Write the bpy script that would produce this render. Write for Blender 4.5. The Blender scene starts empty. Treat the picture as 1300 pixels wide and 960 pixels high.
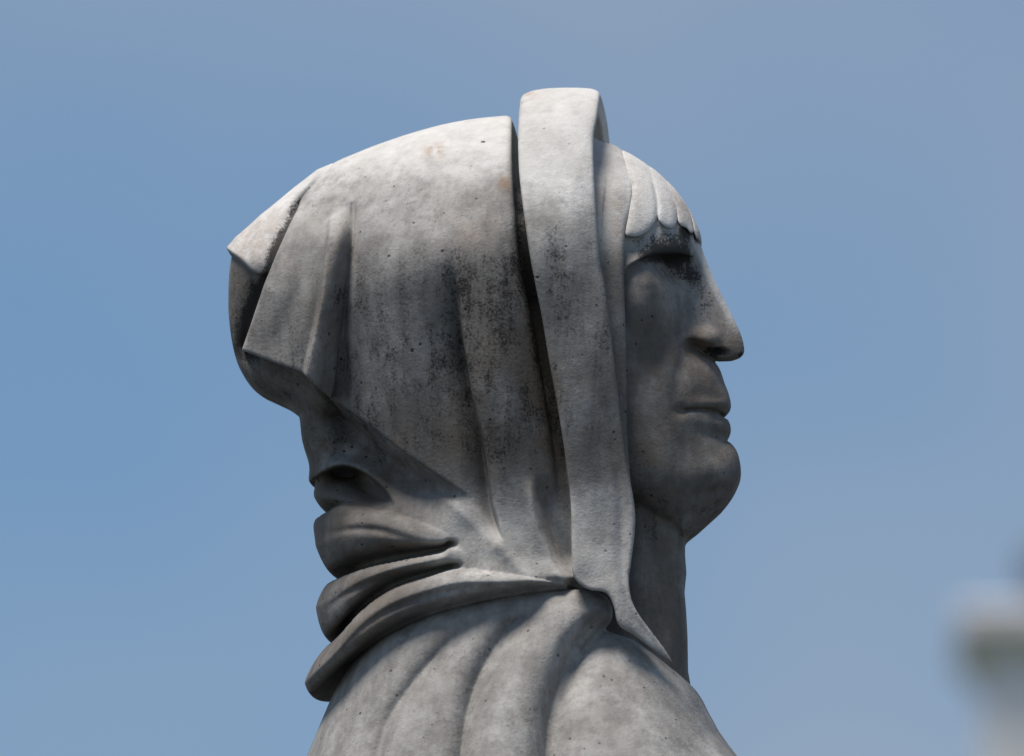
import bpy, math, random
import numpy as np

# ------------------------------------------------------------------ frame
S = 0.0006                       # metres per sculpting unit
A = math.radians(6.0)            # the head is turned a little towards us
P = math.radians(13.0)           # we look up at the statue
sA, cA, sP, cP = math.sin(A), math.cos(A), math.sin(P), math.cos(P)
D = 14.0                         # distance of the camera

scene = bpy.context.scene
RIGHT = np.array([cA, sA, 0.0])
FWD = np.array([-sA * cP, cA * cP, sP])
UP = np.array([sA * sP, -cA * sP, cP])
BASE_Z = 3.2                     # the head stands this high above the eye level datum

# ------------------------------------------------------------------ camera
from mathutils import Matrix, Vector
cam_d = bpy.data.cameras.new('camera')
cam = bpy.data.objects.new('camera', cam_d)
scene.collection.objects.link(cam)
loc = Vector((0, 0, BASE_Z)) - Vector(FWD) * D
R = Matrix((RIGHT, UP, -FWD)).transposed()
cam.matrix_world = Matrix.Translation(loc) @ R.to_4x4()
cam_d.sensor_width = 36.0
cam_d.lens = 36.0 * D / (1300 * S)
cam_d.clip_start = 0.1
cam_d.clip_end = 2000.0
cam_d.dof.use_dof = True
cam_d.dof.focus_distance = D - 0.07
cam_d.dof.aperture_fstop = 7.0
scene.camera = cam

# ------------------------------------------------------------------ sky, sun, exposure
SUN_EL, SUN_AZ = math.radians(73), math.radians(230)   # azimuth clockwise from +Y
world = bpy.data.worlds.new('World')
scene.world = world
world.use_nodes = True
nt = world.node_tree
for n in list(nt.nodes):
    nt.nodes.remove(n)
wo = nt.nodes.new('ShaderNodeOutputWorld')
bg = nt.nodes.new('ShaderNodeBackground')
sky = nt.nodes.new('ShaderNodeTexSky')
sky.sky_type = 'NISHITA'
sky.sun_disc = False
sky.sun_elevation = SUN_EL
sky.sun_rotation = SUN_AZ
sky.air_density = 1.0
sky.dust_density = 0.4
sky.ozone_density = 2.5
bg.inputs['Strength'].default_value = 0.058
# soft thin cloud drifting over the blue, the same all round the sky
tc = nt.nodes.new('ShaderNodeTexCoord')
nz = nt.nodes.new('ShaderNodeTexNoise')
nz.inputs['Scale'].default_value = 22.0
nz.inputs['Detail'].default_value = 2.0
nz.inputs['Roughness'].default_value = 0.4
rp = nt.nodes.new('ShaderNodeMapRange')
rp.inputs['From Min'].default_value = 0.35
rp.inputs['From Max'].default_value = 0.70
rp.inputs['To Min'].default_value = 0.0
rp.inputs['To Max'].default_value = 0.62
mx = nt.nodes.new('ShaderNodeMix')
mx.data_type = 'RGBA'
mx.inputs['B'].default_value = (4.3, 4.35, 4.9, 1)
mp = nt.nodes.new('ShaderNodeMapping')
mp.inputs['Location'].default_value = (12.33, 5.49, 18.99)
nt.links.new(tc.outputs['Generated'], mp.inputs['Vector'])
nt.links.new(mp.outputs['Vector'], nz.inputs['Vector'])
nt.links.new(nz.outputs['Fac'], rp.inputs['Value'])
nt.links.new(rp.outputs['Result'], mx.inputs['Factor'])
nt.links.new(sky.outputs['Color'], mx.inputs['A'])
tint = nt.nodes.new('ShaderNodeMix')
tint.data_type = 'RGBA'
tint.blend_type = 'MULTIPLY'
tint.inputs['Factor'].default_value = 1.0
tint.inputs['B'].default_value = (1.02, 1.15, 1.21, 1)
nt.links.new(mx.outputs['Result'], tint.inputs['A'])
nt.links.new(tint.outputs['Result'], bg.inputs['Color'])
nt.links.new(bg.outputs['Background'], wo.inputs['Surface'])

sun_d = bpy.data.lights.new('sun', 'SUN')
sun_d.energy = 3.6
sun_d.angle = math.radians(22)
sun_d.color = (1.0, 0.945, 0.875)
sun = bpy.data.objects.new('sun', sun_d)
scene.collection.objects.link(sun)
sdir = Vector((math.sin(SUN_AZ) * math.cos(SUN_EL), math.cos(SUN_AZ) * math.cos(SUN_EL), math.sin(SUN_EL)))
sun.rotation_euler = sdir.to_track_quat('Z', 'Y').to_euler()
sun.location = (0, 0, 8)

vs = scene.view_settings
vs.view_transform = 'Standard'
vs.look = 'None'
vs.exposure = 0.50
vs.gamma = 1.0
vs.use_curve_mapping = False

# ------------------------------------------------------------------ sculpting tools
f32 = np.float32

def smooth(a, b, x):
    t = np.clip((x - a) / (b - a), 0, 1)
    return t * t * (3 - 2 * t)

def curve(pts, n=8):
    """Catmull-Rom through the points."""
    p = np.array(pts, float)
    p = np.vstack([2 * p[0] - p[1], p, 2 * p[-1] - p[-2]])
    out = []
    t = np.linspace(0, 1, n, endpoint=False)[:, None]
    for i in range(1, len(p) - 2):
        a, b, c, d = p[i - 1], p[i], p[i + 1], p[i + 2]
        out.append(0.5 * ((2 * b) + (c - a) * t + (2 * a - 5 * b + 4 * c - d) * t * t + (3 * b - a - 3 * c + d) * t ** 3))
    out.append(p[-2][None])
    return np.vstack(out)

def line_dist(U, V, pts):
    """distance to a polyline, side (+1 = left hand of travel on a y-down page is negative), arc fraction 0..1"""
    pts = np.asarray(pts, float)
    best = np.full(U.shape, 1e18); side = np.zeros(U.shape); par = np.zeros(U.shape)
    seg = np.linalg.norm(np.diff(pts, axis=0), axis=1)
    cum = np.concatenate([[0], np.cumsum(seg)]); L = cum[-1]
    for i in range(len(pts) - 1):
        ax, ay = pts[i]; bx, by = pts[i + 1]
        dx, dy = bx - ax, by - ay
        l2 = dx * dx + dy * dy + 1e-12
        t = np.clip(((U - ax) * dx + (V - ay) * dy) / l2, 0, 1)
        ex, ey = U - (ax + t * dx), V - (ay + t * dy)
        d2 = ex * ex + ey * ey
        m = d2 < best - 1e-9
        best = np.where(m, d2, best)
        side = np.where(m, np.sign(dx * (V - ay) - dy * (U - ax)), side)
        par = np.where(m, (cum[i] + t * seg[i]) / L, par)
    return np.sqrt(best), side, par

def poly_sd(U, V, pts):
    """signed distance to a closed polygon, negative inside"""
    pts = np.asarray(pts, float)
    best = np.full(U.shape, 1e18); inside = np.zeros(U.shape, bool)
    n = len(pts)
    for i in range(n):
        ax, ay = pts[i]; bx, by = pts[(i + 1) % n]
        dx, dy = bx - ax, by - ay
        l2 = dx * dx + dy * dy + 1e-12
        t = np.clip(((U - ax) * dx + (V - ay) * dy) / l2, 0, 1)
        ex, ey = U - (ax + t * dx), V - (ay + t * dy)
        best = np.minimum(best, ex * ex + ey * ey)
        if ay != by:
            c = ((ay > V) != (by > V)) & (U < (bx - ax) * (V - ay) / (by - ay) + ax)
            inside ^= c
    d = np.sqrt(best)
    return np.where(inside, -d, d)

def blur(a, sg):
    r = int(3 * sg) + 1
    k = np.exp(-0.5 * (np.arange(-r, r + 1) / sg) ** 2); k /= k.sum()
    for ax in (0, 1):
        pad = [(0, 0), (0, 0)]; pad[ax] = (r, r)
        b = np.pad(a, pad, mode='edge')
        n = a.shape[ax]
        o = np.zeros_like(a)
        for i, w in enumerate(k):
            sl = [slice(None), slice(None)]; sl[ax] = slice(i, i + n)
            o += w * b[tuple(sl)]
        a = o
    return a

def rbf(U, V, pts):
    """smooth map through (u, v, value) points"""
    p = np.array(pts, float); n = len(p)
    def ph(r2): return np.sqrt(r2 + 40.0 ** 2)
    d2 = ((p[:, None, :2] - p[None, :, :2]) ** 2).sum(2)
    M = np.zeros((n + 1, n + 1)); M[:n, :n] = ph(d2); M[n, :n] = 1; M[:n, n] = 1
    w = np.linalg.solve(M, np.concatenate([p[:, 2], [0]]))
    o = np.full(U.shape, w[n])
    for i in range(n):
        o += w[i] * ph((U - p[i, 0]) ** 2 + (V - p[i, 1]) ** 2)
    return o

def bump(U, V, cu, cv, ru, rv, rot=0.0):
    c, s = math.cos(math.radians(rot)), math.sin(math.radians(rot))
    x, y = U - cu, V - cv
    a, b = (x * c + y * s) / ru, (-x * s + y * c) / rv
    return np.exp(-(a * a + b * b))

def smax(a, b, r):
    h = np.maximum(r - np.abs(a - b), 0) / r
    return np.maximum(a, b) + h * h * (r * 0.25)

def smin(a, b, r):
    return -smax(-a, -b, r)

class Grid:
    def __init__(self, u0, u1, v0, v1, w1, vox):
        self.vox = vox
        self.u = np.arange(u0, u1 + vox, vox); self.v = np.arange(v0, v1 + vox, vox)
        nw = int(w1 / vox) + 2
        self.w = ((np.arange(nw) - 0.5) * vox)
        self.U, self.V = np.meshgrid(self.u, self.v, indexing='ij')
        self.W3 = np.abs(self.w).astype(f32)[None, None, :]

def inflate(g, sd, T, W):
    """rounded body over an outline: half depth T reached at W inside the outline"""
    q = np.maximum(1 + sd / W, 0).astype(f32)
    T = T.astype(f32) if hasattr(T, 'astype') else f32(T)
    W = W.astype(f32) if hasattr(W, 'astype') else np.full(q.shape, W, f32)
    T = np.broadcast_to(T, q.shape)
    a = g.W3 / T[:, :, None]
    q3 = q[:, :, None]
    gg = np.sqrt(a * a + q3 * q3)
    grad = np.sqrt((a / T[:, :, None]) ** 2 + (q3 / W[:, :, None]) ** 2) / np.maximum(gg, 0.05)
    return (gg - 1) / np.maximum(grad, 1.0 / 400)

def e3(x):
    return x.astype(f32)[:, :, None]

def extract(g, F):
    """surface nets on the near half; returns verts (u,v,w) and quads"""
    s = F < 0
    c = np.zeros(tuple(n - 1 for n in F.shape), np.int8)
    for i in (0, 1):
        for j in (0, 1):
            for k in (0, 1):
                c += s[i:s.shape[0] - 1 + i, j:s.shape[1] - 1 + j, k:s.shape[2] - 1 + k]
    act = (c > 0) & (c < 8)
    idx = np.argwhere(act)
    cid = np.full(act.shape, -1, np.int32)
    cid[act] = np.arange(len(idx), dtype=np.int32)
    I, J, K = idx.T
    acc = np.zeros((len(idx), 3)); cnt = np.zeros(len(idx))
    for ax in range(3):
        o = [a for a in range(3) if a != ax]
        for p in (0, 1):
            for q in (0, 1):
                off = [0, 0, 0]; off[o[0]] = p; off[o[1]] = q
                a = F[I + off[0], J + off[1], K + off[2]]
                off2 = list(off); off2[ax] = 1
                b = F[I + off2[0], J + off2[1], K + off2[2]]
                m = (a < 0) != (b < 0)
                t = np.where(m, a / np.where(m, a - b, 1), 0)
                pos = np.zeros((len(idx), 3)); pos[:] = off; pos[:, ax] = t
                acc[m] += pos[m]; cnt[m] += 1
    loc = idx + acc / cnt[:, None]
    verts = np.empty_like(loc)
    verts[:, 0] = g.u[0] + loc[:, 0] * g.vox
    verts[:, 1] = g.v[0] + loc[:, 1] * g.vox
    verts[:, 2] = g.w[0] + loc[:, 2] * g.vox
    verts[K == 0, 2] = 0.0
    quads = []
    for ax in range(3):
        sl0 = [slice(None)] * 3; sl1 = [slice(None)] * 3
        sl0[ax] = slice(0, -1); sl1[ax] = slice(1, None)
        ch = s[tuple(sl0)] != s[tuple(sl1)]
        o = [(ax + 1) % 3, (ax + 2) % 3]
        e = np.argwhere(ch)
        ok = np.ones(len(e), bool)
        for a in o:
            ok &= (e[:, a] >= 1) & (e[:, a] <= act.shape[a] - 1)
        e = e[ok]
        def cell(d0, d1):
            x = e.copy(); x[:, o[0]] += d0; x[:, o[1]] += d1
            return cid[x[:, 0], x[:, 1], x[:, 2]]
        qd = np.stack([cell(-1, -1), cell(0, -1), cell(0, 0), cell(-1, 0)], 1)
        flip = ~s[e[:, 0], e[:, 1], e[:, 2]]
        qd[flip] = qd[flip][:, ::-1]
        quads.append(qd)
    quads = np.vstack(quads)
    quads = quads[(quads >= 0).all(1)]
    return verts, quads

def relax(verts, quads, it=2, lam=0.5):
    e = np.vstack([quads[:, [0, 1]], quads[:, [1, 2]], quads[:, [2, 3]], quads[:, [3, 0]]])
    n = len(verts)
    mid = verts[:, 2] == 0
    for k in range(it):
        acc = np.zeros_like(verts)
        for a in range(3):
            acc[:, a] = np.bincount(e[:, 0], verts[e[:, 1], a], n) + np.bincount(e[:, 1], verts[e[:, 0], a], n)
        deg = np.bincount(e[:, 0], minlength=n) + np.bincount(e[:, 1], minlength=n)
        avg = acc / np.maximum(deg, 1)[:, None]
        verts = verts + lam * (avg - verts)
        verts[mid, 2] = 0.0
    return verts

def to_world(verts):
    u = (verts[:, 0] - 650) * S; v = (480 - verts[:, 1]) * S; w = verts[:, 2] * S
    X = (u + w * sA) / cA
    Z = (v - X * sA * sP - w * cA * sP) / cP
    return np.stack([X, -w, Z + BASE_Z], 1)

def sample2(g, field, verts):
    x = np.clip((verts[:, 0] - g.u[0]) / g.vox, 0, len(g.u) - 1.001)
    y = np.clip((verts[:, 1] - g.v[0]) / g.vox, 0, len(g.v) - 1.001)
    i, j = x.astype(int), y.astype(int)
    fx, fy = x - i, y - j
    return (field[i, j] * (1 - fx) * (1 - fy) + field[i + 1, j] * fx * (1 - fy)
            + field[i, j + 1] * (1 - fx) * fy + field[i + 1, j + 1] * fx * fy)

def build_mesh(name, g, F, mat, parent, stains, halves='both', it=2):
    verts, quads = extract(g, F)
    verts = relax(verts, quads, it)
    wv = to_world(verts)
    cols = {k: sample2(g, fld, verts) for k, fld in stains.items()}
    n = len(verts)
    if halves == 'both':
        mir = wv.copy(); mir[:, 1] *= -1
        mid = verts[:, 2] == 0
        remap = np.arange(n) + n
        remap[mid] = np.where(mid)[0]
        q2 = remap[quads][:, ::-1]
        allv = np.vstack([wv, mir]); allq = np.vstack([quads, q2])
        used = np.zeros(2 * n, bool); used[allq.ravel()] = True
        new = np.cumsum(used) - 1
        allq = new[allq]; src = np.concatenate([np.arange(n)] * 2)[used]
        allv = allv[used]
    else:
        if halves == 'far':
            wv = wv.copy(); wv[:, 1] *= -1
            quads = quads[:, ::-1]
        allv, allq, src = wv, quads, np.arange(n)
    me = bpy.data.meshes.new(name)
    me.vertices.add(len(allv)); me.vertices.foreach_set('co', allv.astype(f32).ravel())
    me.loops.add(allq.size); me.loops.foreach_set('vertex_index', allq.astype(np.int32).ravel())
    me.polygons.add(len(allq)); me.polygons.foreach_set('loop_start', np.arange(0, allq.size, 4, dtype=np.int32))
    me.polygons.foreach_set('use_smooth', np.ones(len(allq), bool))
    me.update(calc_edges=True); me.validate()
    for k, c in cols.items():
        at = me.attributes.new(k, 'FLOAT', 'POINT')
        at.data.foreach_set('value', c[src].astype(f32))
    ob = bpy.data.objects.new(name, me)
    scene.collection.objects.link(ob)
    me.materials.append(mat)
    ob.parent = parent
    return ob

# ------------------------------------------------------------------ materials
def node(nt, kind, **kw):
    n = nt.nodes.new(kind)
    for k, v in kw.items():
        setattr(n, k, v)
    return n

def marble():
    m = bpy.data.materials.new('weathered_marble'); m.use_nodes = True
    nt = m.node_tree; L = nt.links
    bs = nt.nodes['Principled BSDF']
    bs.inputs['Roughness'].default_value = 0.72
    bs.inputs['Specular IOR Level'].default_value = 0.15
    co = node(nt, 'ShaderNodeTexCoord').outputs['Object']
    def noise(scale, detail=5, rough=0.6, vec=co, dist=0.0):
        n = node(nt, 'ShaderNodeTexNoise')
        n.inputs['Scale'].default_value = scale; n.inputs['Detail'].default_value = detail
        n.inputs['Roughness'].default_value = rough; n.inputs['Distortion'].default_value = dist
        L.new(vec, n.inputs['Vector']); return n.outputs['Fac']
    def rng(x, a, b, c=0.0, d=1.0):
        n = node(nt, 'ShaderNodeMapRange'); n.interpolation_type = 'SMOOTHSTEP'
        for i, v in zip(('From Min', 'From Max', 'To Min', 'To Max'), (a, b, c, d)):
            if hasattr(v, 'links'): L.new(v, n.inputs[i])
            else: n.inputs[i].default_value = v
        L.new(x, n.inputs['Value']); return n.outputs['Result']
    def math_(op, a, b):
        n = node(nt, 'ShaderNodeMath', operation=op)
        for i, v in enumerate((a, b)):
            if hasattr(v, 'links'): L.new(v, n.inputs[i])
            else: n.inputs[i].default_value = v
        return n.outputs[0]
    def mix(f, a, b):
        n = node(nt, 'ShaderNodeMix', data_type='RGBA')
        if hasattr(f, 'links'): L.new(f, n.inputs['Factor'])
        else: n.inputs['Factor'].default_value = f
        for i, v in (('A', a), ('B', b)):
            if hasattr(v, 'links'): L.new(v, n.inputs[i])
            else: n.inputs[i].default_value = (*v, 1)
        return n.outputs['Result']
    def attr(name):
        return node(nt, 'ShaderNodeAttribute', attribute_name=name).outputs['Fac']
    crust_shade, brown, rust, clean_lit = attr('crust_shade'), attr('brown'), attr('rust'), attr('clean_lit')
    # clouding of the stone, warm and cool; tops paler, part washed, part painted light
    wash_lit = math_('ADD', clean_lit, math_('MULTIPLY', math_('SUBTRACT', noise(30, 5, 0.65), 0.5), 0.7))
    wash_lit = rng(wash_lit, 0.0, 0.85)
    pale = mix(rng(noise(9, 4), 0.35, 0.68), (0.60, 0.58, 0.55), (0.71, 0.69, 0.665))
    grey = mix(rng(noise(16, 5, 0.6), 0.33, 0.68), (0.185, 0.177, 0.168), (0.33, 0.317, 0.302))
    base = mix(wash_lit, grey, pale)
    base = mix(math_('MULTIPLY', rng(noise(75, 5, 0.7), 0.42, 0.72), math_('SUBTRACT', 0.8, math_('MULTIPLY', clean_lit, 0.6))), base, (0.205, 0.19, 0.178))
    # brown-grey patina, with shade painted into sheltered folds and the lower face
    pat = math_('MULTIPLY', brown, rng(noise(26, 5, 0.7), 0.25, 0.62))
    base = mix(pat, base, (0.145, 0.115, 0.088))
    # rust and cream tints
    base = mix(math_('MULTIPLY', rust, rng(noise(120, 4, 0.7), 0.35, 0.6)), base, (0.30, 0.17, 0.09))
    # fine grey speckle of soot all over, less where washed and painted as lit
    sp = rng(noise(190, 4, 0.75), 0.50, 0.68)
    sp = math_('MULTIPLY', sp, rng(noise(24, 4, 0.6), 0.36, 0.62))
    sp = math_('MULTIPLY', sp, math_('SUBTRACT', 1.0, clean_lit))
    base = mix(math_('MULTIPLY', sp, 0.62), base, (0.10, 0.098, 0.10))
    mpn = node(nt, 'ShaderNodeMapping'); mpn.inputs['Scale'].default_value = (1, 1, 0.16)
    L.new(co, mpn.inputs['Vector'])
    streak = rng(noise(85, 5, 0.65, vec=mpn.outputs['Vector']), 0.38, 0.66)
    sk = math_('MULTIPLY', math_('MULTIPLY', streak, math_('SUBTRACT', 1.0, clean_lit)), 0.42)
    base = mix(sk, base, (0.085, 0.08, 0.076))
    # black crust: density, painted shade included, moves the threshold of the noise
    cn = math_('ADD', math_('MULTIPLY', noise(480, 5, 0.75), 0.60), math_('ADD', math_('MULTIPLY', noise(70, 4, 0.6), 0.30), math_('MULTIPLY', streak, 0.07)))
    th = math_('SUBTRACT', 0.77, math_('MULTIPLY', crust_shade, 0.52))
    cr = rng(cn, th, math_('ADD', th, 0.16))
    base = mix(math_('MULTIPLY', cr, 0.88), base, (0.016, 0.015, 0.014))
    # lone black pits, large and small
    pit = None
    for sc_, odds, big in ((62, 0.93, 0.17), (170, 0.82, 0.30)):
        vo = node(nt, 'ShaderNodeTexVoronoi'); vo.inputs['Scale'].default_value = sc_
        L.new(co, vo.inputs['Vector'])
        sep = node(nt, 'ShaderNodeSeparateColor'); L.new(vo.outputs['Color'], sep.inputs['Color'])
        rare = rng(sep.outputs['Red'], odds, odds + 0.02)
        rad = math_('MULTIPLY', sep.outputs['Green'], big)
        jit = math_('ADD', vo.outputs['Distance'], math_('MULTIPLY', math_('SUBTRACT', noise(sc_ * 4.2, 2), 0.5), 0.26))
        one = math_('MULTIPLY', rare, rng(jit, math_('MULTIPLY', rad, 0.5), rad, 1.0, 0.0))
        pit = one if pit is None else math_('MAXIMUM', pit, math_('MULTIPLY', one, math_('SUBTRACT', 1.0, math_('MULTIPLY', clean_lit, 0.8))))
    base = mix(math_('MULTIPLY', pit, 0.88), base, (0.022, 0.02, 0.019))
    L.new(base, bs.inputs['Base Color'])
    # grain
    h = math_('ADD', math_('MULTIPLY', noise(420, 5, 0.7), 0.5), math_('MULTIPLY', noise(60, 4, 0.6), 0.9))
    h = math_('SUBTRACT', h, math_('MULTIPLY', pit, 0.8))
    h = math_('SUBTRACT', h, math_('MULTIPLY', cr, 0.15))
    bp = node(nt, 'ShaderNodeBump'); bp.inputs['Strength'].default_value = 0.45; bp.inputs['Distance'].default_value = 0.0025
    L.new(h, bp.inputs['Height']); L.new(bp.outputs['Normal'], bs.inputs['Normal'])
    return m

MARBLE = marble()

# ------------------------------------------------------------------ the statue
statue = bpy.data.objects.new('marble_statue', None)
scene.collection.objects.link(statue)
statue['label'] = 'weathered marble statue of a veiled woman in profile facing right'
statue['category'] = 'statue'

BODY = [(640, 146), (657, 145), (672, 139), (700, 134), (745, 134), (770, 142), (820, 168), (880, 210), (930, 270), (975, 360),
        (985, 700), (960, 820), (930, 900), (960, 960), (1000, 1040), (1010, 1120), (330, 1120), (350, 1040), (380, 960), (406, 885),
        (418, 830), (420, 790), (424, 740), (414, 690), (409, 650), (396, 605), (381, 562), (374, 527), (360, 505), (342, 470), (332, 430),
        (332, 380), (342, 330), (362, 280), (392, 235), (420, 208), (450, 194), (480, 182), (520, 168.5), (560, 157.5), (600, 150)]
BODY = curve(BODY + [BODY[0]], 4)[:-1]
T_PTS = [(480, 330, 168), (600, 330, 178), (700, 330, 170), (770, 330, 152), (400, 330, 138), (340, 420, 110), (600, 200, 160), (720, 200, 150),
         (600, 500, 168), (700, 550, 158), (780, 550, 142), (450, 600, 118), (600, 680, 150), (430, 760, 125), (700, 710, 162), (780, 700, 145),
         (560, 850, 192), (700, 850, 222), (450, 850, 150), (800, 850, 205), (860, 850, 170), (600, 980, 260), (800, 980, 270), (430, 980, 190), (900, 980, 230)]
W_PTS = [(500, 300, 180), (700, 300, 180), (450, 600, 110), (430, 800, 90), (700, 700, 150), (600, 900, 150), (800, 900, 120), (350, 400, 120)]

def body_field(g):
    sd = poly_sd(g.U, g.V, BODY)
    return inflate(g, sd, rbf(g.U, g.V, T_PTS), rbf(g.U, g.V, W_PTS))

def valley(U, V, pts, width, depth, amp=None, far=1.4, into=-1):
    """one sheet of cloth sinks towards the line and the next one starts sharply on top of it"""
    d, sd, t = line_dist(U, V, curve(pts))
    a = depth * np.exp(-(d / width) ** far)
    if amp is not None:
        a = a * amp(t)
    k = 0.5 + 0.5 * np.tanh(into * sd * d / 1.3)
    return -a * k

# lines read off the cloth
BAND_L = [(662, 112), (658, 160), (659, 220), (666, 280), (673, 328), (681, 370), (688, 405), (698, 465), (705, 502), (713, 550), (719, 593), (724, 639), (725, 690), (727, 728)]
BAND_R = [(763, 116), (758, 150), (753, 182), (755, 250), (761, 330), (768, 370), (772, 400), (779, 460), (783, 495), (789, 545), (795, 590), (803, 632), (805, 665), (800, 710), (797, 738), (804, 768), (830, 805), (862, 845), (886, 874), (899, 891)]
FOLD1 = [(569, 300), (574, 324), (578, 349), (583, 384), (586, 413), (592, 457), (600, 502), (612, 554), (619, 593), (625, 639), (631, 662), (641, 692)]
EDGE_R = [(446, 243), (451, 252), (453, 265), (447, 330), (441, 371), (432, 440), (425, 490), (421, 506)]
HEM = [(421, 505), (440, 518), (460, 532), (500, 564), (545, 595), (585, 622), (606, 640)]
C3 = [(380, 752), (420, 737), (450, 724), (480, 715), (520, 707), (560, 700), (580, 694)]
C4 = [(380, 850), (412, 822), (430, 806), (450, 783), (475, 760), (505, 742), (545, 729), (584, 720)]
C5 = [(360, 940), (405, 885), (425, 862), (455, 832), (495, 803), (550, 778), (610, 762), (670, 751), (720, 746), (745, 746)]

def yline(u, pts):
    c = curve(pts, 6)
    return np.interp(u, c[:, 0], c[:, 1])

def roll(t, top=0.16):
    """section of a cloth roll: a ledge facing up, then rounding away below"""
    t = np.clip(t, 0, 1)
    return np.sqrt(np.clip(t / top, 0, 1)) * (np.clip(1 - t, 0, 1) ** 0.75)

def zero(g):
    return np.zeros_like(g.U)

def speck(g):
    return zero(g)

def pleat_field(g, B):
    """stiff pleat hanging over the back of the crown"""
    U, V = g.U, g.V
    edge_r = EDGE_R
    poly = [(440, 232)] + curve(edge_r, 5).tolist() + [(405, 493), (386, 474), (345, 459), (308, 445), (320, 410), (336, 362), (352, 322), (368, 285), (386, 248), (396, 232)]
    ps = poly_sd(U, V, poly)
    ridge_l = [(428, 240), (420, 262), (413, 320), (406, 380), (396, 430), (386, 474)]
    q, sq, tq = line_dist(U, V, curve(ridge_l))
    r = q * sq                                   # negative on the right of the ridge line
    er, se, te = line_dist(U, V, curve(edge_r))
    d = zero(g) + 10
    d += 13 * smooth(-2, 5, -r) * smooth(0.0, 0.25, tq)
    d += -42 * np.exp(-(er / 14) ** 1.5) * smooth(0.0, 0.12, te)
    # the panel left of the ridge stands away from the head towards its free corner
    d = (d + 18) * smooth(230, 312, V) - 18
    free = np.clip((430 - U) / 120, 0, 1) * smooth(230, 420, V)
    d += 34 * free
    d += -4 * bump(U, V, 376, 380, 14, 70, 18)
    base = inflate(g, poly_sd(U, V, [(600, 150), (520, 168), (480, 182), (440, 198), (414, 209), (385, 229), (345, 262), (305, 300), (280, 350), (262, 500), (260, 620), (600, 620)]), rbf(U, V, T_PTS), 140.0)
    F = smax(smax(smin(B, base, 20) - e3(d), e3(ps), 4), -(B + e3(60 - 42 * smooth(400, 480, V))), 4)
    return F, smooth(3, -3, ps)

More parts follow.
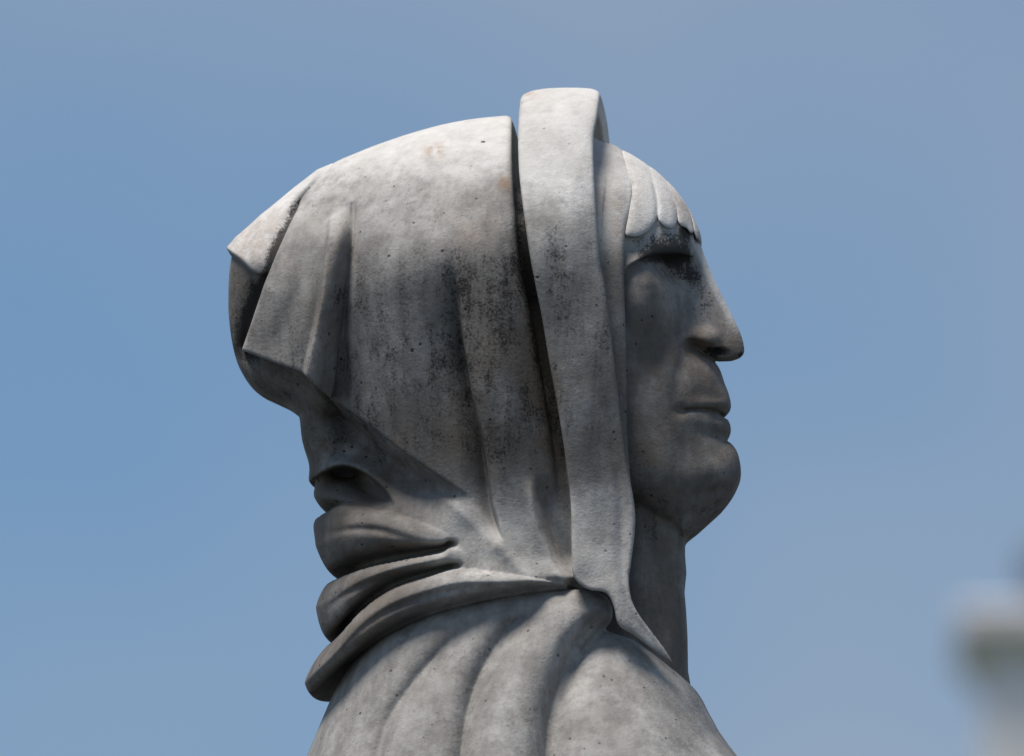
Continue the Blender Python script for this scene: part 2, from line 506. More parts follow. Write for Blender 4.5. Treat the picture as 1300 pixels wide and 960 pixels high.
# ---- veil: crown, and the cloth gathered at the neck below it
def make_veil():
    g = Grid(297, 760, 128, 1000, 290, 1.55)
    U, V = g.U, g.V
    B = body_field(g)
    # crown
    right = [(652, 100), (650, 200), (655, 280), (663, 350), (678, 420), (691, 500), (702, 570), (710, 640), (712, 700), (712, 734)]
    poly = curve(right, 5).tolist() + [(700, 741), (672, 728), (650, 712), (641, 700)] + curve(HEM, 5)[::-1].tolist() + curve(EDGE_R, 5)[::-1].tolist() + [(440, 272), (412, 282), (372, 284), (384, 250), (402, 216), (408, 190), (408, 100)]
    ps = poly_sd(U, V, poly)
    d = zero(g)
    d += valley(U, V, FOLD1, 21, 34, lambda t: smooth(0.0, 0.45, t) * (1 - 0.3 * smooth(0.8, 1, t)), into=1)
    # sinks towards the band
    db, _, tb = line_dist(U, V, curve(BAND_L))
    d += -34 * np.exp(-(db / 34) ** 1.5) * smooth(0.08, 0.40, tb)
    # the sheet right of the fold swells a little
    d += 5 * bump(U, V, 640, 480, 30, 150)
    d += 6 * bump(U, V, 700, 610, 12, 70, 0) * 0
    # crease running down to the gathered point
    cr, cs, ct = line_dist(U, V, curve([(672, 600), (675, 630), (684, 672), (698, 705), (714, 734)]))
    d += 8 * np.exp(-(cr / 8) ** 2) * smooth(0, 0.25, ct)
    d += -16 * np.exp(-((cr - 17) / 13) ** 2) * (0.5 - 0.5 * np.tanh(cs * cr / 4)) * smooth(0, 0.3, ct)
    # broad unevenness of the hand-cut cloth
    d += 4 * bump(U, V, 520, 420, 40, 110, 8) - 3 * bump(U, V, 470, 400, 18, 110, 6) - 3 * bump(U, V, 560, 470, 14, 100, -6)
    d += -16 * smooth(246, 275, V) * smooth(450, 436, U)
    edge = smooth(30, 6, line_dist(U, V, curve(EDGE_R))[0]) * smooth(248, 262, V)
    Fc = smax(B - e3(d), e3(ps), e3(10 - 7 * np.maximum(edge, smooth(24, 8, line_dist(U, V, curve(HEM))[0]))))
    # gathered cloth
    sil = smooth(386, 450, U)
    d = zero(g) - 18 * smooth(690, 480, V) * (0.12 + 0.88 * sil)
    dh, sh, th = line_dist(U, V, curve(HEM))
    under = smooth(1.0, 0.55, th)
    lip = 7 + 13 * np.sin(np.pi * np.clip(th * 0.8 + 0.1, 0, 1))
    below_hem = np.where(sh > 0, dh, 0.0)
    prof = smooth(0, 1, below_hem / lip) * np.exp(-(np.maximum(below_hem - lip, 0) / 30) ** 1.4)
    prof = np.where(sh > 0, prof, 1.0)
    d += -(14 + 30 * prof) * under * (0.2 + 0.8 * sil) * np.exp(-(dh / 75) ** 2)
    right_fade = smooth(630, 540, U)
    d += valley(U, V, FOLD1, 19, 30, lambda t: smooth(0.3, 0.5, t) * smooth(1.0, 0.9, t), into=1)
    d += -36 * np.exp(-(db / 30) ** 1.5) * smooth(742, 700, V)
    d += 7 * np.exp(-(cr / 8) ** 2) * smooth(0, 0.25, ct) - 14 * np.exp(-((cr - 17) / 13) ** 2) * (0.5 - 0.5 * np.tanh(cs * cr / 4)) * smooth(0, 0.3, ct)
    # arched hollow
    arc = [(385, 622), (400, 607), (416, 597), (437, 592), (462, 600), (487, 621), (504, 645)]
    da, sa, ta = line_dist(U, V, curve(arc))
    below = 0.5 + 0.5 * np.tanh(sa * da / 1.5)
    hol = -36 * np.exp(-(da / 26) ** 1.5) * below * smooth(1.0, 0.8, ta) * smooth(404, 440, U)
    d += hol
    d += 7 * np.exp(-(da / 12) ** 2) * (1 - below) * smooth(1.0, 0.7, ta)
    d += 9 * bump(U, V, 418, 632, 34, 12, 5) - 18 * bump(U, V, 466, 622, 26, 15, 25)
    dc, sc, tcx = line_dist(U, V, curve([(385, 668), (404, 656), (418, 648), (440, 638), (458, 637)]))
    d += -13 * np.exp(-(dc / 9) ** 1.2) * smooth(1.0, 0.5, tcx) * (sc < 0)
    d += 6 * np.exp(-(dc / 14) ** 2) * (sc > 0) * smooth(1.0, 0.6, tcx)
    # rolls
    y2 = yline(U, [(380, 668), (404, 656), (440, 640), (500, 650), (560, 672), (600, 690), (760, 720)])
    y3, y4, y5 = yline(U, C3 + [(640, 712), (760, 730)]), yline(U, C4 + [(640, 726), (700, 735), (760, 744)]), yline(U, C5)
    t2 = (V - y2) / np.maximum(y3 - y2, 4); t3 = (V - y3) / np.maximum(y4 - y3, 4); t4 = (V - y4) / np.maximum(y5 - y4, 4)
    A2 = (18 + 14 * sil) * smooth(585, 480, U); A3 = 27 * smooth(600, 520, U); A4 = 27 * smooth(760, 560, U) + 5
    r2 = roll(t2, 0.42)
    d += A2 * r2 * ((t2 > 0) & (t2 < 1))
    d += A3 * roll(t3, 0.30) * ((t3 > 0) & (t3 < 1))
    d += A4 * roll(t4, 0.35) * ((t4 > 0) & (t4 < 1))
    # roll bellies deep in at their lower edges
    d += -34 * np.exp(-((V - y3 + 5) / (4 + 8 * smooth(580, 480, U))) ** 2) * smooth(586, 566, U) * smooth(400, 450, U) * (V < y3 + 1)
    d += -26 * np.exp(-((V - y4 + 4) / (3.5 + 7 * smooth(590, 480, U))) ** 2) * smooth(592, 572, U) * smooth(400, 450, U) * (V < y4 + 1)
    d += -30 * np.exp(-((V - y5 + 2) / 10) ** 2)
    d += -50 * smooth(-2, 12, V - y5)
    for pts, h, wd in (([(412, 680), (440, 672), (480, 672), (530, 684)], -5, 5), ([(414, 775), (440, 752), (480, 735), (530, 722)], -4, 5),
                       ([(420, 838), (455, 800), (500, 770), (570, 748), (650, 740)], -5, 5), ([(400, 570), (440, 578), (490, 600), (530, 630)], -4, 9)):
        q, _, tq = line_dist(U, V, curve(pts))
        d += h * np.exp(-(q / wd) ** 2) * np.sin(np.pi * np.clip(tq, 0.0, 1.0))
    # bright ridges drawn towards the gathered point
    for pts, h, wd in (([(520, 600), (560, 628), (600, 662), (640, 706)], 7, 12), ([(600, 640), (625, 672), (648, 712)], 5, 8), ([(640, 692), (660, 722), (690, 742)], 4, 8)):
        q, _, tq = line_dist(U, V, curve(pts))
        d += h * np.exp(-(q / wd) ** 1.5) * np.sin(np.pi * np.clip(tq, 0.02, 0.98)) ** 0.5
    body = poly_sd(U, V, [(350, 500), (420, 470), (640, 520), (690, 520), (745, 640), (752, 760), (700, 790), (610, 800), (550, 815), (495, 845), (455, 880), (420, 930), (380, 1020), (300, 1020), (300, 500)])
    lower = smax(B - e3(d), e3(body), 8)
    core = smax(B + e3(52 + 40 * smooth(600, 645, U) * smooth(520, 380, V)), e3(poly_sd(U, V, [(330, 150), (735, 120), (745, 420), (752, 780), (380, 780), (330, 500)])), 8)
    F = smin(smin(Fc, lower, 3), core, 2)
    Fp, pm = pleat_field(g, B)
    F = smin(F, Fp, e3(2.0 + 26 * bump(U, V, 408, 262, 44, 34)))
    # stains, with light and shade painted in
    crust_shade = zero(g)
    crust_shade += 0.47 * smooth(230, 360, V) * smooth(670, 560, V)
    crust_shade += 0.06 * smooth(500, 600, U) * smooth(300, 400, V) * smooth(640, 540, V)
    crust_shade += 0.14 * bump(U, V, 638, 300, 22, 70) + 0.25 * bump(U, V, 545, 196, 18, 14) + 0.28 * bump(U, V, 500, 230, 40, 25)
    crust_shade += 0.10 * bump(U, V, 590, 400, 16, 70, -8) + 0.10
    crust_shade += 0.5 * np.exp(-(db / 15) ** 2) * smooth(150, 200, V) * smooth(560, 420, V)  # shade of the groove beside the band, painted dark
    crust_shade += 0.3 * bump(U, V, 660, 645, 10, 10) + 0.3 * bump(U, V, 636, 690, 10, 10)
    brown = 0.22 + 0.60 * smooth(500, 580, V) * smooth(560, 470, U) + 0.35 * smooth(300, 430, V) * smooth(640, 540, V) * smooth(480, 600, U) + 0.3 * smooth(640, 600, V) * smooth(400, 520, V)  # patina, plus shade painted on the neck folds under the pleat
    rust = 0.75 * bump(U, V, 552, 192, 13, 10) + 0.9 * bump(U, V, 641, 233, 7, 11) + 0.3 * bump(U, V, 600, 290, 40, 40)
    clean_lit = 0.60 * smooth(250, 180, V) + 0.38 * smooth(400, 270, V) + 0.42 * smooth(600, 660, V) * smooth(500, 590, U)  # crown painted paler: washed stone and light from above
    pm = pm * smooth(250, 290, V)
    crust_shade = crust_shade * (1 - pm) + pm * (0.42 + 0.4 * bump(U, V, 432, 375, 10, 16) + 0.25 * bump(U, V, 385, 440, 30, 30))
    brown = brown * (1 - pm) + pm * (0.38 + 0.3 * bump(U, V, 425, 380, 14, 80, 8))
    rust = rust * (1 - pm) + pm * 0.25 * bump(U, V, 425, 360, 12, 90, 8)
    clean_lit = clean_lit * (1 - pm) + pm * (0.4 * smooth(330, 250, V) + 0.2)
    return build_mesh('veil', g, F, MARBLE, statue, dict(crust_shade=np.clip(crust_shade, 0, 1.2), brown=np.clip(brown, 0, 1), rust=rust, clean_lit=np.clip(clean_lit, 0, 1)))

def make_band():
    g = Grid(640, 935, 98, 935, 285, 1.5)
    U, V = g.U, g.V
    B = body_field(g)
    left = BAND_L + [(745, 745), (768, 750), (778, 768), (784, 790), (806, 805), (846, 836), (884, 872), (896, 892)]
    poly = curve(left, 5).tolist() + curve(BAND_R, 5)[::-1].tolist() + [(764, 100), (664, 96)]
    ps = poly_sd(U, V, poly)
    c = np.clip(-ps / 30, 0, 1)
    d = 16 + 5 * np.sqrt(np.clip(1 - (1 - c) ** 2, 0, 1)) + 3 * smooth(190, 140, V)
    d = d - 34 * smooth(735, 850, V)
    # rolled inner edge low down
    rim = [(770, 470), (776, 540), (784, 600), (788, 650), (788, 700), (792, 740), (800, 775), (830, 812), (870, 856)]
    q, sq, tq = line_dist(U, V, curve(rim))
    d += -4.5 * np.exp(-(q / 8) ** 2) * smooth(0, 0.35, tq) + 2.5 * np.sin(V / 37.0) * bump(U, V, 715, 420, 30, 200)
    # uneven hand of the carver
    d += 3 * bump(U, V, 735, 560, 18, 60) - 3 * bump(U, V, 705, 330, 14, 60) - 5 * bump(U, V, 745, 735, 22, 18)
    F = smax(B - e3(d), e3(ps), 4.5)
    thk = np.where(V < 260, 4.0, 8.0) + 14 * smooth(250, 420, V)
    hole = B + e3(thk)
    F = smax(F, -hole, 4)
    F = smax(F, e3(V - 880), 4)
    crust_shade = 0.36 * smooth(230, 330, V) * smooth(640, 540, V) + 0.18 + 0.12 * bump(U, V, 765, 560, 14, 12) + 0.12 * bump(U, V, 700, 300, 16, 50)
    crust_shade += 0.5 * bump(U, V, 678, 111, 5, 4)
    inner = smooth(756, 762, U) * smooth(200, 180, V)
    crust_shade = crust_shade * (1 - 0.5 * smooth(600, 640, V))
    brown = 0.22 + 0.4 * smooth(420, 480, V) * smooth(630, 590, V)
    clean_lit = 0.55 * smooth(290, 210, V) + 0.38 * smooth(400, 290, V) + 0.5 * smooth(590, 640, V)  # paler top of the band is partly painted light
    rust = 0.5 * bump(U, V, 672, 116, 12, 8) + 0 * inner
    return build_mesh('veil_band', g, F, MARBLE, statue, dict(crust_shade=crust_shade, brown=np.clip(brown, 0, 1), rust=rust, clean_lit=np.clip(clean_lit, 0, 1)))

def make_inner():
    """the two narrow folds of the under-veil between band and face"""
    g = Grid(728, 830, 160, 680, 150, 1.25)
    U, V = g.U, g.V
    B = body_field(g)
    a = [(735, 150), (769, 150), (769, 182), (769.5, 215), (769, 242), (765.5, 266), (764, 300), (764, 334), (767, 370), (772, 420), (780, 500), (780, 660), (735, 660)]
    pa = poly_sd(U, V, curve(a, 4))
    fa = smax(B + e3(36.0 - 17 * smooth(185, 250, V)), e3(pa), 5)
    b = [(735, 150), (793, 150), (794, 192), (799, 215), (803, 242), (799, 270), (793.5, 292), (792, 320), (792, 360), (793.5, 420), (794.5, 480), (795, 545), (796, 660), (735, 660)]
    pb = poly_sd(U, V, curve(b, 4))
    db = -(36.5 - 13.5 * smooth(185, 250, V) - 3.5 * np.sin(np.clip((U - 766) / 30, 0, 1) * np.pi) * 1.0)
    fb = smax(B - e3(db), e3(pb), 6)
    F = smin(fa, fb, 1.5)
    clean_lit = 0.9 * smooth(360, 270, V)
    rust = 0.35 * bump(U, V, 762, 250, 8, 40) + 0.3 * bump(U, V, 782, 290, 12, 40)
    return build_mesh('under_veil', g, F, MARBLE, statue, dict(crust_shade=0.30 * smooth(240, 400, V) + zero(g), brown=0.35 + 0.3 * smooth(330, 480, V), rust=rust, clean_lit=clean_lit))

def make_back():
    """the deep fold at the very back of the veil, hollow below"""
    g = Grid(276, 440, 196, 540, 130, 1.4)
    U, V = g.U, g.V
    out = [(422, 206), (402, 214.5), (372, 238), (330, 274), (302, 303), (291, 320), (287, 345), (286, 390), (290, 430), (298, 462), (311, 486), (326, 500),
           (346, 510), (364, 519), (378, 530), (410, 545), (445, 530), (440, 400), (438, 262)]
    out = out[:6] + curve(out[5:15], 4).tolist()[1:] + out[15:]
    sd = poly_sd(U, V, out)
    T = rbf(U, V, [(300, 320, 74), (330, 330, 92), (360, 270, 92), (398, 232, 62), (430, 240, 36), (330, 400, 74), (300, 400, 60), (330, 480, 76), (370, 515, 72), (420, 500, 92), (420, 400, 100)])
    d = zero(g)
    # arris between the sunlit upper facet and the hollow end
    ar = [(280, 313), (291, 320), (306, 331), (322, 345), (336, 348), (352, 345)]
    q, sq, tq = line_dist(U, V, curve(ar))
    below = 0.5 + 0.5 * np.tanh(sq * q / 1.6)
    d += -3 * below
    d += 8 * (1 - below) * np.exp(-q / 40)
    # gutter against the pleat
    gl, _, _ = line_dist(U, V, curve([(410, 210), (392, 240), (358, 315), (336, 365), (312, 440)]))
    d += -15 * np.exp(-(gl / 16) ** 1.5) * smooth(3, 26, -sd)
    # the lip under the pleat
    lp, sl, _ = line_dist(U, V, curve([(314, 460), (335, 485), (360, 500), (384, 505)]))
    d += -5 * np.exp(-(lp / 12) ** 1.5) * smooth(3, 26, -sd)
    F = inflate(g, sd, T, 58.0) - e3(d)
    crust_shade = 0.25 + 0.85 * np.exp(-(gl / 15) ** 1.5) * smooth(235, 260, V) + 0.28 * smooth(0, 20, q) * below  # grime in the gutter; painted shade below the arris
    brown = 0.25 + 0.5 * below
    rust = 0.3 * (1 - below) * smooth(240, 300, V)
    return build_mesh('back_fold', g, F, MARBLE, statue, dict(crust_shade=crust_shade, brown=brown, rust=rust, clean_lit=0.8 * (1 - below)))  # upper facet painted pale as lit, hollow end dark as shaded

def make_cape():
    g = Grid(330, 960, 735, 1010, 300, 1.8)
    U, V = g.U, g.V
    B = body_field(g)
    edge = C5[:-1] + [(745, 747), (766, 754), (776, 768), (775, 785), (768, 797), (785, 804), (806, 812), (846, 842), (880, 872), (915, 916), (990, 1030)]
    poly = curve(edge, 5).tolist() + [(990, 1200), (300, 1200), (300, 1000)]
    ps = poly_sd(U, V, poly)
    k1 = [(622, 768), (608, 781), (567, 816), (522, 867), (490, 920), (470, 1010)]
    k2 = [(690, 755), (668, 776), (640, 802), (617, 836), (603, 867), (590, 920), (580, 1010)]
    k3 = [(778, 775), (760, 784), (738, 808), (721, 832), (707, 867), (695, 920), (690, 1010)]
    d = zero(g) - 8 - 14 * np.exp(-np.maximum(-ps, 0) / 16)
    for k, dep, wd in ((k1, 14, 15), (k2, 26, 20), (k3, 42, 22)):
        q, sq, tq = line_dist(U, V, curve(k))
        a = np.where(sq > 0, np.exp(-(q / (wd * 0.75)) ** 1.2), np.exp(-(q / wd) ** 1.3))
        d += -dep * a * smooth(-0.05, 0.2, tq)
    qa, sa_, ta_ = line_dist(U, V, curve(k3)); right = (sa_ < 0)
    d += 8 * bump(U, V, 735, 790, 36, 46, 35) + 5 * bump(U, V, 650, 860, 26, 60, 15)
    # rounded shoulder beyond the last fold drops away behind it
    d += -30 * smooth(0, 14, qa) * (sa_ < 0) * smooth(990, 780, V)
    F = smax(B - e3(d), e3(ps), 16)
    crust_shade = 0.22 + 0.25 * bump(U, V, 545, 850, 30, 12) + zero(g)
    return build_mesh('cape', g, F, MARBLE, statue, dict(crust_shade=crust_shade, brown=0.28 + zero(g), rust=zero(g), clean_lit=0.33 + zero(g)))

# ---- head: face and neck in one piece
HEAD = [(640, 260), (700, 200), (745, 181), (770, 184), (790, 193), (812, 206), (832, 220), (850, 237), (864, 255), (874, 273), (881, 290), (884, 302), (884, 315), (880, 335),
        (876, 360), (875, 400), (878, 428), (890, 446), (907, 460), (914, 470), (919, 485), (924, 498), (926, 508), (924.5, 516), (919, 526),
        (922.5, 532), (926, 542), (925.5, 551), (923, 559), (927, 563), (933.5, 572), (937, 585), (938, 600), (935, 614), (928.5, 627), (915, 645), (900, 659), (884, 673), (867, 685),
        (842, 674), (820, 662), (800, 650), (740, 632), (640, 610)]

def make_head():
    g = Grid(720, 955, 176, 960, 155, 1.1)
    U, V = g.U, g.V
    hp = curve(HEAD[:37], 4).tolist() + HEAD[37:]
    sd = poly_sd(U, V, hp)
    sb = blur(sd, 14.0 / g.vox); mz = smooth(450, 475, V) * smooth(600, 570, V); k = smooth(12, 55, -sd) * (1 - mz) + smooth(2, 24, -sd) * mz; sd = sd * (1 - k) + sb * k
    T = rbf(U, V, [(860, 260, 112), (800, 260, 118), (880, 330, 100), (800, 350, 118), (880, 400, 100), (800, 420, 120), (900, 480, 92), (800, 500, 116), (910, 530, 84),
                   (800, 580, 112), (920, 600, 80), (840, 640, 96), (872, 675, 72), (860, 540, 100)])
    W = rbf(U, V, [(860, 260, 130), (800, 260, 130), (880, 330, 120), (800, 350, 150), (880, 420, 140), (900, 520, 180), (830, 520, 185), (910, 600, 150), (850, 660, 95), (885, 665, 120), (800, 640, 70), (830, 600, 120)])
    d = zero(g)
    # brow overhang and eye socket
    brow = [(785, 352), (797, 340), (812, 331), (832, 324.5), (856, 323), (872, 326), (884, 328)]
    q, sq, tq = line_dist(U, V, curve(brow))
    below = 0.5 + 0.5 * np.tanh(sq * q / 1.4)
    d += 5 * np.exp(-(q / 14) ** 1.6) * (1 - below) * smooth(1.0, 0.85, tq) * smooth(0.1, 0.35, tq) - 3 * smooth(830, 790, U)
    d += -(10 + 20 * smooth(0.35, 0.65, tq)) * np.exp(-(q / 22) ** 1.6) * below * smooth(1.0, 0.88, tq)
    d += -20 * bump(U, V, 856, 342, 26, 15, 12)
    # eyeball under its lid, lower lid fold
    eye = ((U - 811) / 31) ** 2 + ((V - 349) / np.where(V < 349, 22, 50)) ** 2
    d += 15 * np.exp(-eye ** 1.4)
    lid, _, tl = line_dist(U, V, curve([(792, 360), (812, 368), (838, 364), (856, 354)]))
    d += -0.4 * np.exp(-(lid / 5) ** 2)
    # cheekbone, hollow cheek, fold beside the mouth
    d += 6 * bump(U, V, 822, 400, 34, 22, 20) - 6 * bump(U, V, 812, 455, 34, 34, -15) + 2 * bump(U, V, 845, 470, 16, 30, 20)
    nl, _, tn = line_dist(U, V, curve([(872, 446), (862, 470), (856, 500), (858, 520)]))
    d += -4 * np.exp(-(nl / 9) ** 2)
    # mouth
    mo, sm, tm = line_dist(U, V, curve([(864, 521), (876, 520), (892, 520), (906, 522), (922, 528)]))
    d += -8 * np.exp(-(mo / 2.6) ** 1.6) * smooth(0.0, 0.12, tm)
    d += -5 * bump(U, V, 864, 522, 7, 7)
    d += 2.4 * bump(U, V, 906, 512, 24, 6, 4) + 2.2 * bump(U, V, 905, 535, 24, 8, 8)
    d += -3 * bump(U, V, 908, 552, 20, 7, 6)
    d += -1.5 * bump(U, V, 884, 500, 16, 12)
    # chin and jaw
    d += 3 * bump(U, V, 916, 592, 24, 26) - 5 * bump(U, V, 868, 580, 20, 30) - 5 * bump(U, V, 905, 622, 20, 7, -18)
    d += 5 * bump(U, V, 830, 600, 30, 36)
    Ff = inflate(g, sd, T, W) - e3(d)
    # nose: a wedge behind its ridge line
    ridge_v = np.array([255, 280, 297, 305, 320, 340, 362, 385, 405, 422, 433, 441, 448, 453, 457, 461, 470])
    ridge_u = np.array([869, 881, 886, 887.5, 893, 900.5, 910, 921.5, 931.5, 939.5, 943, 944.5, 944.5, 942, 936, 925, 900])
    du = np.interp(V, ridge_v, ridge_u) - U
    m = np.interp(V, [290, 330, 380, 420, 440], [0.52, 0.44, 0.40, 0.44, 0.46])
    a = np.interp(V, [290, 340, 400, 440], [10, 7.5, 7, 8])
    dsurf = (np.sqrt(g.W3 ** 2 + e3(a) ** 2) - e3(a)) / e3(m)
    Fn = (dsurf - e3(du)) * e3(m / np.sqrt(1 + m * m))
    # wing of the nose and the crease behind it
    cx, cy, cz = 891.0, 431.0, 25.0
    al = np.sqrt(((U - cx) / 21) ** 2 + ((V - cy) / 17) ** 2)[:, :, None].astype(f32)
    Fa = (np.sqrt(al ** 2 + ((g.W3 - cz) / 17) ** 2) - 1) * 16
    Fn = smin(Fn, Fa.astype(f32), 9)
    # underside, rising towards the wing
    cut = e3(V - np.interp(U, [860, 880, 900, 912, 925, 940, 950], [450, 449, 455, 459.5, 459, 455, 448])) + 0.55 * np.minimum(g.W3, 34) * e3(smooth(945, 915, U))
    Fn = smax(Fn, cut * 0.85, 5)
    top = e3(286 - V)
    Fn = smax(Fn, top, 30)
    F = smin(Ff, Fn, 5)
    # nostril
    no = np.sqrt(((U - 911 + (V - 444) * 0.2) / 17) ** 2 + ((V - 446 + (U - 911) * -0.18) / 6.0) ** 2)[:, :, None].astype(f32)
    F = smax(F, -((np.sqrt(no ** 2 + ((g.W3 - 17) / 10) ** 2) - 1) * 6), 3)
    # neck
    nk = [(845, 600), (868, 660), (868, 700), (869.5, 722), (867, 745), (869, 770), (870.5, 800), (871, 845), (877, 880), (890, 920), (905, 1000), (700, 1000), (700, 560)]
    sn = poly_sd(U, V, nk)
    Tn = np.interp(V, [640, 700, 850, 960], [62, 66, 78, 110])
    dn = 5 * bump(U, V, 800, 760, 16, 120, 8) - 3 * bump(U, V, 835, 780, 14, 90)
    Fk = inflate(g, sn, Tn, 75.0) - e3(dn)
    F = smin(F, Fk, 6)
    # stains, with light and shade painted in
    crust_shade = zero(g) + 0.18
    crust_shade += 0.65 * np.exp(-(q / 10) ** 2) * smooth(0.15, 0.45, tq) * smooth(1.02, 0.85, tq)
    crust_shade += 0.55 * bump(U, V, 858, 338, 26, 14, 10) + 0.62 * bump(U, V, 845, 306, 50, 18) + 0.3 * bump(U, V, 850, 352, 30, 10) + 0.35 * bump(U, V, 882, 352, 14, 16, 40)
    crust_shade += 0.46 * bump(U, V, 896, 390, 20, 34) + 0.75 * bump(U, V, 908, 447, 24, 8) + 0.5 * bump(U, V, 941, 451, 7, 6) + 0.6 * bump(U, V, 872, 294, 9, 8) + 0.8 * bump(U, V, 887, 303, 5, 5)  # dirt on brow and nose; nostril shade painted black
    crust_shade += 0.35 * bump(U, V, 812, 455, 26, 24) + 0.35 * smooth(590, 640, V) * smooth(700, 680, V)  # painted shade in the cheek hollow and under the jaw
    crust_shade = crust_shade * (1 - 0.9 * smooth(16, 8, du) * smooth(310, 330, V) * smooth(430, 415, V))
    brown = 0.34 + 0.08 * smooth(318, 345, V) + 0.42 * smooth(370, 450, V) - 0.3 * smooth(14, 4, du) * smooth(440, 400, V)  # patina and painted shade low down; ridge paler as if lit
    brown = brown - 0.28 * bump(U, V, 900, 392, 30, 46, -25)  # side of the nose lightened in place of light on it
    rust = 0.25 * bump(U, V, 905, 420, 30, 60) + 0.3 * bump(U, V, 850, 360, 30, 14)
    return build_mesh('head', g, F, MARBLE, statue, dict(crust_shade=crust_shade, brown=np.clip(brown, 0, 1), rust=rust, clean_lit=0.35 * smooth(340, 300, V) + 0.3 * bump(U, V, 905, 395, 26, 48, -25) + 0.25 * smooth(400, 350, V) + 0.5 * smooth(12, 4, du) * smooth(440, 400, V)), it=2)  # nose ridge and side get painted light

# ---- hair: a fringe of broad locks
LOCKS = [
    [(790, 176), (818, 194), (822, 206), (829, 232), (834, 258), (833.5, 276), (829, 286), (821, 295), (810, 300.5), (800, 301), (793, 297), (798, 272), (803.5, 243), (801, 225), (794, 198)],
    [(816, 190), (840, 214), (846, 231), (854, 250), (858.5, 264), (859.5, 276), (857.5, 286), (851, 290.5), (843, 288), (836, 281), (834, 270), (834.5, 258), (829.5, 232), (822.5, 206)],
    [(838, 208), (858, 226), (866, 245), (873, 263), (878, 280), (880.5, 294), (876, 296), (871, 290), (864, 287), (860, 280), (859, 264), (854.5, 250), (846.5, 231)],
    [(856, 222), (900, 250), (900, 298), (889, 304), (884, 303), (881, 294), (878.5, 280), (873.5, 263), (866.5, 245)],
]

def make_hair():
    hair = None
    hp = curve(HEAD[:37], 4).tolist() + HEAD[37:]
    for i, L in enumerate(LOCKS):
        us = [p[0] for p in L]; vs_ = [p[1] for p in L]
        g = Grid(min(us) - 10, min(max(us), 905) + 10, 165, max(vs_) + 10, 135, 0.95)
        U, V = g.U, g.V
        sd = poly_sd(U, V, hp)
        T = rbf(U, V, [(860, 260, 112), (800, 260, 118), (880, 330, 100), (800, 350, 118), (880, 400, 100), (800, 420, 120)])
        ps = poly_sd(U, V, curve(L + [L[0]], 3)[:-1]) - 3.0 * smooth(284, 240, V)
        d = 2.2 + 2.4 * smooth(225, 295, V) + 1.4 * np.sqrt(np.clip(-ps / 9, 0, 1))
        for K in LOCKS:
            kd = poly_sd(U, V, curve(K + [K[0]], 3)[:-1])
            d = d - 0.9 * np.exp(-(kd / 3.0) ** 2) * smooth(200, 235, V) * smooth(3, 24, -sd)
        base = inflate(g, sd, T, 130.0)
        F = smax(smax(base - e3(d), e3(ps), 1.6), -(base + 6.0), 2)
        st = dict(crust_shade=0.10 + 0.5 * smooth(284, 296, V) * (i >= 2), brown=0.12 + zero(g), rust=(0.45 * bump(U, V, 866, 262, 12, 22, -30) + 0.3 * bump(U, V, 800, 255, 14, 40)), clean_lit=0.9 + zero(g))
        if i == 3:
            hair = build_mesh('hair', g, F, MARBLE, statue, st, it=1)
        else:
            near = build_mesh('hair_lock', g, F, MARBLE, None, st, halves='both', it=1)
            LOCK_OBJS.append(near)
    for o in LOCK_OBJS:
        o.parent = hair
    return hair

LOCK_OBJS = []
make_veil()
make_band()
make_inner()
make_back()
make_cape()
make_head()
make_hair()

# ------------------------------------------------------------------ the pier far behind
def pale_stone():
    m = bpy.data.materials.new('pale_stone'); m.use_nodes = True
    nt = m.node_tree; bs = nt.nodes['Principled BSDF']
    n = node(nt, 'ShaderNodeTexNoise'); n.inputs['Scale'].default_value = 6
    r = node(nt, 'ShaderNodeValToRGB')
    r.color_ramp.elements[0].position = 0.35; r.color_ramp.elements[0].color = (0.82, 0.77, 0.71, 1)
    r.color_ramp.elements[1].position = 0.7; r.color_ramp.elements[1].color = (0.90, 0.86, 0.80, 1)
    nt.links.new(n.outputs['Fac'], r.inputs['Fac']); nt.links.new(r.outputs['Color'], bs.inputs['Base Color'])
    bs.inputs['Roughness'].default_value = 0.85
    return m

def plain(name, a, b):
    m = bpy.data.materials.new(name); m.use_nodes = True
    nt = m.node_tree; bs = nt.nodes['Principled BSDF']
    n = node(nt, 'ShaderNodeTexNoise'); n.inputs['Scale'].default_value = 9
    r = node(nt, 'ShaderNodeValToRGB')
    r.color_ramp.elements[0].position = 0.35; r.color_ramp.elements[0].color = (*a, 1)
    r.color_ramp.elements[1].position = 0.65; r.color_ramp.elements[1].color = (*b, 1)
    nt.links.new(n.outputs['Fac'], r.inputs['Fac']); nt.links.new(r.outputs['Color'], bs.inputs['Base Color'])
    bs.inputs['Roughness'].default_value = 0.8
    return m

PD = 26.0
pk = S * PD / D                                   # metres per unit at the pier

def square_turn(name, profile, mat, parent):
    """square-plan moulding from (half width, height) pairs"""
    vs_, fs = [], []
    for r, z in profile:
        for sx, sy in ((-1, -1), (1, -1), (1, 1), (-1, 1)):
            vs_.append((sx * r, sy * r, z))
    n = len(profile)
    for i in range(n - 1):
        for k in range(4):
            a, b = i * 4 + k, i * 4 + (k + 1) % 4
            fs.append((a, b, b + 4, a + 4))
    fs.append((3, 2, 1, 0)); fs.append(tuple(4 * (n - 1) + k for k in range(4)))
    me = bpy.data.meshes.new(name); me.from_pydata(vs_, [], fs); me.update()
    me.materials.append(mat)
    o = bpy.data.objects.new(name, me); scene.collection.objects.link(o); o.parent = parent
    return o

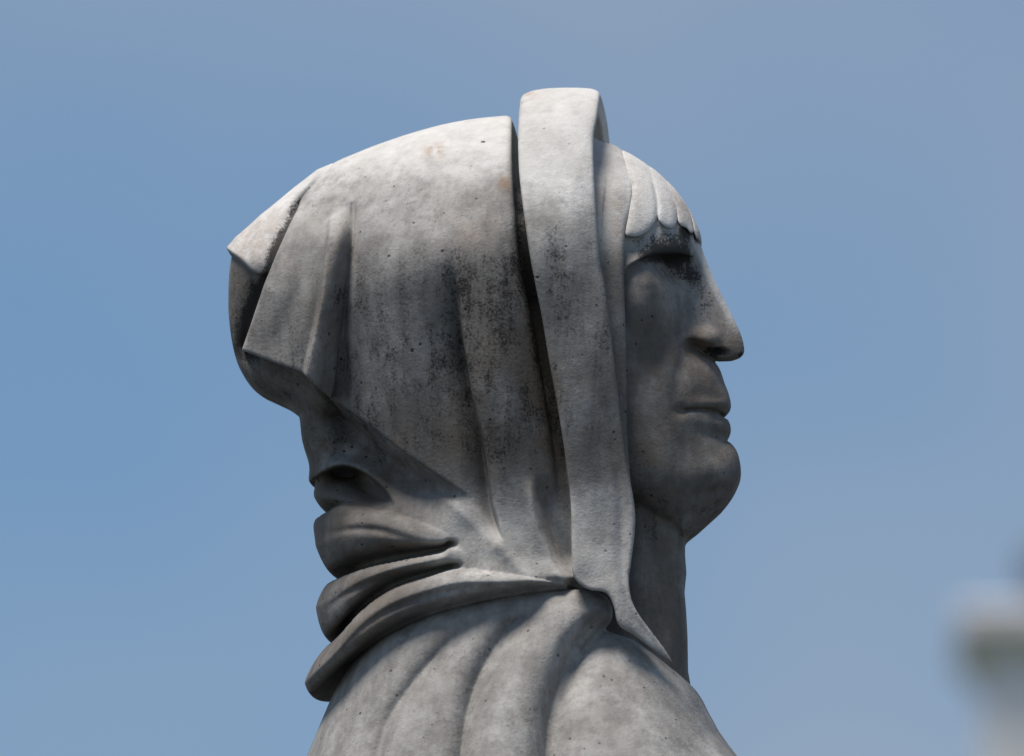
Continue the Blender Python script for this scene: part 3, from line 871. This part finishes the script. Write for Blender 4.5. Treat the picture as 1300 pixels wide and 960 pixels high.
def lathe(name, profile, mat, parent, seg=32):
    vs_, fs = [], []
    for r, z in profile:
        for k in range(seg):
            a = 2 * math.pi * k / seg
            vs_.append((r * math.cos(a), r * math.sin(a), z))
    n = len(profile)
    for i in range(n - 1):
        for k in range(seg):
            a, b = i * seg + k, i * seg + (k + 1) % seg
            fs.append((a, b, b + seg, a + seg))
    fs.append(tuple(range(seg))[::-1]); fs.append(tuple(seg * (n - 1) + k for k in range(seg)))
    me = bpy.data.meshes.new(name); me.from_pydata(vs_, [], fs); me.update()
    for p in me.polygons: p.use_smooth = True
    me.materials.append(mat)
    o = bpy.data.objects.new(name, me); scene.collection.objects.link(o); o.parent = parent
    return o

top = np.array(loc) + FWD * PD + RIGHT * ((1350 - 650) * pk) + UP * ((480 - 788) * pk)
pier = bpy.data.objects.new('stone_pier', None); scene.collection.objects.link(pier)
pier.location = (top[0], top[1], 0.0); pier.rotation_euler.z = A
pier['label'] = 'blurred pale stone pier with wide cap at lower right behind the statue'
pier['category'] = 'pier'
zt = top[2]; q = pk
ST = pale_stone(); MOSS = plain('mossy_stone', (0.62, 0.58, 0.38), (0.72, 0.68, 0.50)); IRON = plain('dark_iron', (0.10, 0.13, 0.17), (0.16, 0.19, 0.23))
CAPM = plain('grey_stone', (0.66, 0.61, 0.60), (0.78, 0.73, 0.70))
square_turn('shaft', [(104 * q, 0.0), (104 * q, zt - 74 * q)], ST, pier)
square_turn('necking', [(106 * q, zt - 73.5 * q), (112 * q, zt - 66 * q), (124 * q, zt - 52 * q), (128 * q, zt - 40 * q)], MOSS, pier)
square_turn('cap', [(134 * q, zt - 39.5 * q), (136 * q, zt - 36 * q), (136 * q, zt - 12 * q), (130 * q, zt - 6 * q), (60 * q, zt + 6 * q)], CAPM, pier)
lathe('finial', [(56 * q, zt + 6.5 * q), (58 * q, zt + 18 * q), (44 * q, zt + 24 * q), (40 * q, zt + 34 * q), (54 * q, zt + 52 * q), (52 * q, zt + 92 * q), (20 * q, zt + 112 * q), (4 * q, zt + 130 * q)], IRON, pier)
